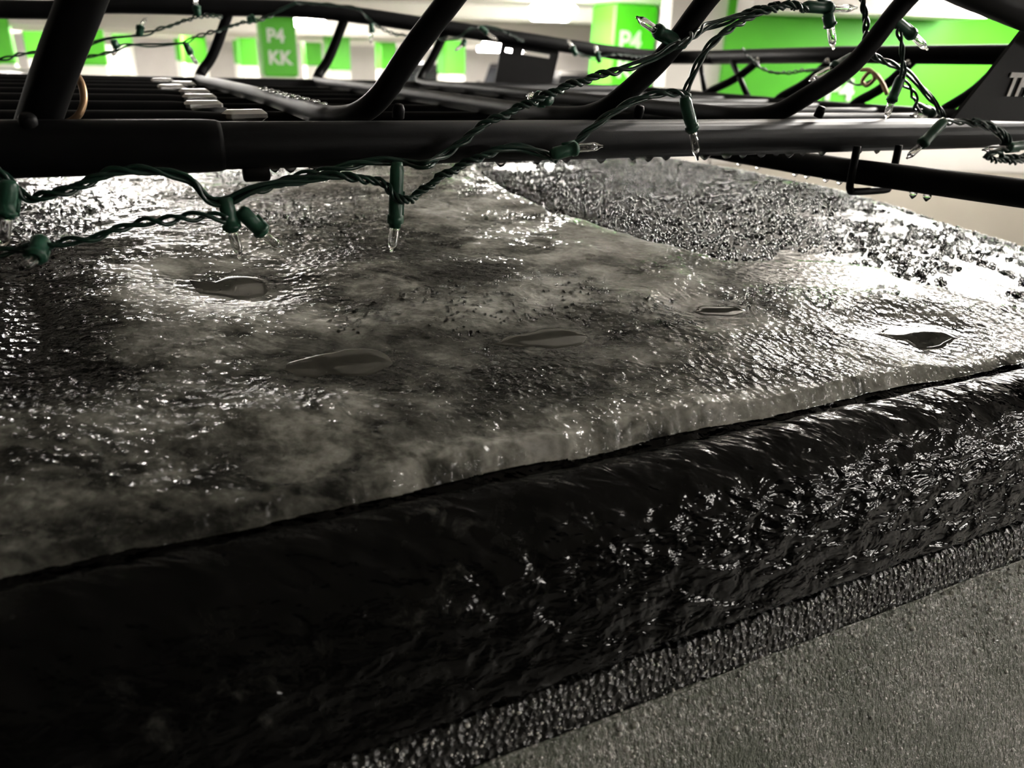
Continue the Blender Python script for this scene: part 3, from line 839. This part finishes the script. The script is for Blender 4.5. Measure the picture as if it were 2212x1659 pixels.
# cross bar of the roof below the basket, held by a strap
bar = empty('roof_cross_bar', (.62, 1.0, ZC - .0875))
tag(bar, 'black round cross bar over the roof below the basket, right', 'cross bar')
BO = np.array([.62, 1.0, ZC - .0875])
MB().tube(car([(.655, .27, -.0845), (.632, .42, -.086), (.62, .54, -.0875), (.61, 1.0, -.0875), (.61, 1.70, -.0875)]) - BO, .0112, 18).build('bar', M['black'], bar, True)
for sx, sy, sg in ((.665, .292, 1), (.61, 1.682, -1)):
    q = MB(); q.box(car([(sx, sy, -.135)])[0] - BO, (.06, .022, .105), 0, 0, .006); q.box(car([(sx, sy + .012 * sg, -.196)])[0] - BO, (.075, .05, .02), 0, 0, .005)
    q.build('foot', M['black_plate'], bar)
st = MB()
st.tube(catmull(car([(.594, .512, -.062), (.594, .512, -.092), (.596, .512, -.1005), (.602, .512, -.1025), (.640, .512, -.1025), (.646, .512, -.1005), (.648, .512, -.092), (.648, .512, -.062)]) - BO, 4), .0034, 8)
st.build('strap_bolt', M['black'], bar, True)

# black end plug and drops hanging under the bars
pg = MB(); pg.lathe([(0, .0045), (.08, .0055), (.9, .0055), (1, .0045)], rel([(.068, NW - .004, -.0725)])[0], rel([(.0845, NW - .004, -.0725)])[0], 12); pg.build('end_plug', M['black_plate'], rack, True)
def drop(parent, org, s, w, h, r, l):
    mb = MB(); p = car([(s, w, h)])[0] - org
    mb.lathe([(-.25, r * .9), (0, r), (.25, r * .95), (.5, r * .78), (.75, r * .5), (.92, r * .24), (1, .0003)], p, p + np.array([0, 0, -l]), 12)
    o = mb.build('water_drop', M['water'], parent, True); return o
for s, r in [(.0885, .0036), (.0985, .0043), (.1145, .0044), (.1295, .003), (.253, .0044), (.284, .0035), (.309, .0036), (.341, .0042), (.371, .0032), (.3865, .0043), (.404, .004), (.4445, .0046), (.468, .0045), (.486, .0036), (.507, .004), (.524, .003), (.54, .0042), (.556, .003), (.58, .0036), (.626, .004), (.652, .003), (.68, .004), (.705, .004)]:
    drop(near, RO, s, NW - .002, NH - .0136, r, r * random.uniform(.95, 1.25))
for w in (.605, .589, .564, .547, .465, .451, .66, .69):
    drop(bar, BO, .62, w, -.0975, .0034, .0048)
# beads riding on the wet cross tube
bt = MB()
for k in range(46):
    t = k / 46; w = .93 - .30 * t
    p = car([(.146 + .004 * math.sin(k * 2.1), w, -.0362 + .0005 * math.sin(k))])[0] - RO
    bt.lathe([(0, .0022), (.5, .0021), (.85, .0012), (1, .0002)], p, p + np.array([0, 0, .0019]), 7)
o = bt.build('bead_row', M['bead'], rack, True); o['kind'] = 'stuff'

# bungee hooks
def hook(label, P, mat, r):
    P = car(P); c = P.mean(0)
    mb = MB(); mb.tube(catmull(P - c, 6), r, 8)
    o = mb.build('bungee_hook', mat, None, True, loc=tuple(c)); tag(o, label, 'hook'); return o
hook('curved wire hook round the foot of the thick left post', [(-.026, .575, -.010), (-.018, .566, -.017), (-.0165, .560, -.028), (-.021, .556, -.038), (-.030, .560, -.043), (-.034, .568, -.038), (-.031, .574, -.030)], M['hook'], .0022)
hook('brass wire hook hanging by the far end posts', [(.95, .838, .002), (.95, .822, .002), (.95, .812, -.008), (.95, .822, -.018), (.95, .832, -.012), (.95, .82, .000), (.95, .80, -.012), (.95, .786, -.028)], M['hook'], .0028)

# ------------------------------------------------------------------ strings of fairy lights
def string(name, label, org, cat='string lights'):
    o = empty(name, org); tag(o, label, cat); return o, np.array(org)
def wires(root, org, P, strands=3, r=.00135, off=.00185, pitch=.03, ph=0.0, n=6, name='wire'):
    C = catmull(car(P), 10)
    d = np.concatenate([[0], np.cumsum(np.linalg.norm(np.diff(C, axis=0), axis=1))])
    m = max(12, int(d[-1] / .0022)); t = np.linspace(0, d[-1], m)
    C = np.stack([np.interp(t, d, C[:, i]) for i in range(3)], -1)
    _, N, B = frames(C)
    for q in range(strands):
        wob = off * (1 + .55 * np.sin(t / pitch * 2.3 + q * 2 + ph))
        a = t / pitch * 2 * math.pi * (.8 + .2 * np.sin(t * 23 + ph)) + q * 2 * math.pi / strands + ph
        D = C + wob[:, None] * (np.cos(a)[:, None] * N + np.sin(a)[:, None] * B)
        mb = MB(); mb.tube(D - org, r, n)
        mb.build(name, M['cord_green'], root, True)
def socket(root, org, b, e, t, k=1.0):
    b, e, t = car([b])[0] - org, car([e])[0] - org, car([t])[0] - org
    L = np.linalg.norm(e - b); d = (e - b) / L
    R = .0042 * k
    m = MB(); m.lathe([(0, .0), (.0, R * .72), (.06, R * .86), (.12, R), (.55, R), (.80, R * .97), (.81, R * 1.16), (.93, R * 1.16), (.94, R * .9), (1.0, R * .86), (1.0, R * .55)], b, e, 16)
    side = np.cross(d, [0, 1, 0]); side /= np.linalg.norm(side) + 1e-9
    p = b + d * L * .62 + side * R * 1.02
    m.tube([p - d * L * .18, p + d * L * .30], R * .28, 6)
    s = m.build('socket', M['socket'], root, True)
    bl = np.linalg.norm(t - e); q = MB(); r = .0029 * k
    q.lathe([(-.12, r * .8), (0, r * .92), (.1, r), (.6, r), (.74, r * .86), (.85, r * .5), (.92, r * .3), (.97, r * .33), (1, r * .1)], e, t, 14, 0)
    q.lathe([(-.05, r * .55), (.12, r * .68), (.56, r * .68), (.68, r * .5), (.74, r * .1)][::-1], e, t, 12, 0)
    for sg in (-1, 1):
        a0 = e + side * r * .3 * sg
        q.tube([a0, a0 + (t - e) * .32, a0 * .5 + (e + (t - e) * .42) * .5 + (t - e) * .0], .00022 * k, 5, True, 1)
    q.tube([e + (t - e) * .36 - side * r * .3, e + (t - e) * .42, e + (t - e) * .36 + side * r * .3], .00016 * k, 5, True, 1)
    q.build('bulb', None, s, True, mats=[M['glass'], M['filament']])
    return s

near_s, NO = string('fairy_light_string', 'dark green fairy light string draped along the near rack rail', (.25, .5, ZC - .06))
wire_a =[ (-0.072,0.505,-0.053),(-0.061,0.505,-0.064),(-0.056,0.505,-0.072),(-0.051,0.505,-0.079),(-0.035,0.505,-0.075),(-0.020,0.505,-0.070),(-0.008,0.505,-0.066),(0.009,0.505,-0.065),(0.024,0.505,-0.067),(0.035,0.505,-0.072),(0.042,0.505,-0.083),(0.053,0.505,-0.085),(0.068,0.505,-0.079),(0.084,0.505,-0.075),(0.101,0.505,-0.074),(0.119,0.505,-0.072),(0.140,0.505,-0.074),(0.153,0.505,-0.079),(0.163,0.498,-0.088),(0.175,0.505,-0.086),(0.192,0.505,-0.075),(0.212,0.505,-0.066),(0.233,0.505,-0.058),(0.251,0.505,-0.056),(0.266,0.505,-0.059),(0.279,0.505,-0.065) ]
wire_b =[ (0.069,0.512,-0.080),(0.097,0.512,-0.073),(0.115,0.512,-0.070),(0.136,0.512,-0.065),(0.155,0.512,-0.063),(0.171,0.512,-0.065),(0.180,0.500,-0.065),(0.198,0.512,-0.060),(0.229,0.512,-0.041),(0.250,0.512,-0.032),(0.268,0.512,-0.025),(0.294,0.512,-0.015),(0.320,0.512,-0.008),(0.347,0.512,-0.000),(0.371,0.512,0.008),(0.391,0.512,0.017),(0.421,0.530,0.027),(0.448,0.530,0.036),(0.479,0.530,0.044),(0.503,0.530,0.048),(0.526,0.530,0.046) ]
wire_c =[ (0.282,0.510,-0.066),(0.295,0.510,-0.058),(0.310,0.510,-0.047),(0.329,0.510,-0.035),(0.349,0.510,-0.026),(0.369,0.510,-0.021),(0.390,0.510,-0.019),(0.400,0.510,-0.022) ]
wire_c2 =[ (0.407,0.525,-0.021),(0.413,0.525,-0.006),(0.424,0.525,0.013),(0.444,0.525,0.029),(0.471,0.525,0.040),(0.498,0.525,0.047),(0.521,0.525,0.046) ]
wire_d =[ (-0.077,0.485,-0.102),(-0.063,0.485,-0.102),(-0.047,0.485,-0.101),(-0.036,0.485,-0.100),(-0.022,0.485,-0.098),(-0.008,0.485,-0.093),(0.010,0.485,-0.091),(0.027,0.485,-0.089),(0.040,0.485,-0.089),(0.049,0.485,-0.093) ]
wire_e =[ (0.602,0.550,0.080),(0.610,0.550,0.058),(0.617,0.550,0.042),(0.621,0.550,0.031),(0.631,0.550,0.018),(0.645,0.550,0.010),(0.676,0.550,0.003),(0.706,0.550,-0.011),(0.731,0.550,-0.024),(0.749,0.550,-0.037),(0.757,0.550,-0.048) ]
wire_f =[ (0.634,0.530,0.042),(0.642,0.530,0.031),(0.648,0.530,0.018),(0.654,0.530,0.003),(0.654,0.530,-0.005) ]
wire_g =[ (0.687,0.505,-0.041),(0.720,0.505,-0.041),(0.749,0.505,-0.045),(0.772,0.505,-0.051),(0.789,0.505,-0.060),(0.787,0.505,-0.069),(0.801,0.505,-0.076),(0.849,0.505,-0.074) ]
wire_g2 =[ (0.726,0.500,-0.040),(0.754,0.500,-0.043),(0.781,0.500,-0.053),(0.790,0.500,-0.064),(0.773,0.500,-0.070),(0.760,0.500,-0.074),(0.798,0.500,-0.079),(0.835,0.500,-0.078) ]
wire_h =[ (0.691,0.560,-0.005),(0.706,0.560,-0.014),(0.720,0.560,-0.024),(0.720,0.560,-0.033),(0.731,0.560,-0.035) ]
for k, P in enumerate((wire_a, wire_b, wire_c, wire_c2, wire_d, wire_e, wire_f, wire_g, wire_g2, wire_h)):
    wires(near_s, NO, P, 2 if k in (4, 6, 9) else 3, ph=k * 1.3)
SOCK = [
( (-0.057,0.495,-0.067),(-0.062,0.495,-0.086),(-0.067,0.495,-0.104) ),
( (-0.047,0.490,-0.098),(-0.051,0.475,-0.105),(-0.057,0.460,-0.107) ),
( (0.052,0.505,-0.082),(0.054,0.505,-0.103),(0.057,0.505,-0.121) ),
( (0.060,0.505,-0.090),(0.073,0.505,-0.106),(0.084,0.505,-0.117) ),
( (0.162,0.505,-0.064),(0.159,0.505,-0.107),(0.156,0.505,-0.124) ),
( (0.275,0.500,-0.061),(0.296,0.500,-0.057),(0.318,0.500,-0.056) ),
( (0.389,0.503,-0.022),(0.401,0.503,-0.047),(0.409,0.503,-0.069) ),
( (0.409,0.535,0.015),(0.379,0.535,0.025),(0.361,0.535,0.033) ),
( (0.522,0.530,0.048),(0.553,0.530,0.048),(0.583,0.530,0.050) ),
( (0.544,0.525,0.043),(0.550,0.525,0.034),(0.558,0.525,0.016) ),
( (0.629,0.530,0.043),(0.659,0.530,0.031),(0.682,0.530,0.020) ),
( (0.623,0.560,0.013),(0.598,0.560,0.002),(0.570,0.560,-0.010) ),
( (0.679,0.550,-0.003),(0.672,0.550,-0.027),(0.670,0.550,-0.043) ),
( (0.680,0.495,-0.039),(0.655,0.495,-0.061),(0.640,0.495,-0.072) ),
( (0.282,0.517,-0.025),(0.277,0.530,-0.025),(0.271,0.535,-0.023) ),
( (0.827,0.500,-0.063),(0.786,0.500,-0.065),(0.751,0.500,-0.067) ),
( (0.734,0.570,-0.031),(0.763,0.570,-0.039),(0.728,0.570,-0.040) ),
]
for b, e, t in SOCK: socket(near_s, NO, b, e, t, 1.12)
far_s, FO = string('fairy_light_string', 'dark fairy light string strung along the far top rail', (.3, 1.4, ZC + .03))
far_a =[ (-0.144,1.330,-0.021),(-0.133,1.330,-0.019),(-0.098,1.330,-0.010),(-0.078,1.330,-0.007),(-0.047,1.330,-0.002),(-0.020,1.330,0.004),(0.008,1.330,0.013),(0.045,1.330,0.018),(0.077,1.330,0.028),(0.110,1.330,0.040),(0.133,1.330,0.047),(0.162,1.330,0.048) ]
far_b =[ (-0.049,1.330,-0.018),(-0.025,1.330,-0.013),(0.008,1.330,-0.005),(0.024,1.330,0.004),(0.062,1.330,0.006),(0.099,1.330,0.009),(0.120,1.330,0.018),(0.153,1.330,0.028),(0.188,1.330,0.040),(0.215,1.330,0.045),(0.244,1.330,0.058),(0.273,1.330,0.073) ]
far_c =[ (0.297,1.450,0.079),(0.344,1.450,0.078),(0.399,1.450,0.074),(0.423,1.450,0.057),(0.456,1.450,0.040),(0.491,1.450,0.035),(0.553,1.450,0.032),(0.589,1.450,0.035),(0.608,1.450,0.049),(0.645,1.450,0.056),(0.684,1.450,0.049),(0.724,1.450,0.034) ]
far_d =[ (0.810,1.420,0.024),(0.863,1.420,0.009),(0.917,1.420,0.017),(0.984,1.420,0.015),(1.040,1.420,0.027) ]
end_wire =[ (1.000,1.144,0.031),(1.000,1.117,0.014),(1.000,1.085,-0.002),(1.000,1.041,-0.006),(1.000,0.991,-0.001),(1.000,0.934,0.002),(1.000,0.894,-0.017),(1.000,0.869,-0.016),(1.000,0.848,-0.003) ]
for k, P in enumerate((far_a, far_b, far_c, far_d, end_wire)):
    wires(far_s, FO, P, 2, r=.0013, off=.0018, pitch=.035, ph=k)
FSOCK=[
( (0.045,1.330,0.017),(0.050,1.330,0.031),(0.059,1.330,0.042) ),
( (0.011,1.330,0.011),(0.013,1.330,-0.001),(0.006,1.330,-0.011) ),
( (0.106,1.330,0.010),(0.112,1.330,-0.006),(0.120,1.330,-0.021) ),
( (0.128,1.330,0.047),(0.128,1.330,0.061),(0.127,1.330,0.074) ),
( (0.198,1.330,0.044),(0.209,1.330,0.048),(0.224,1.330,0.049) ),
( (0.425,1.450,0.053),(0.425,1.450,0.038),(0.422,1.450,0.020) ),
( (0.618,1.420,0.055),(0.634,1.420,0.045),(0.656,1.420,0.033) ),
( (0.595,1.430,0.033),(0.590,1.430,0.023),(0.574,1.430,0.013) ),
( (0.814,1.400,0.012),(0.804,1.400,0.028),(0.791,1.400,0.042) ),
( (0.868,1.400,0.001),(0.861,1.400,0.020),(0.853,1.400,0.034) ),
]
for b, e, t in FSOCK: socket(far_s, FO, b, e, t, 1.15)
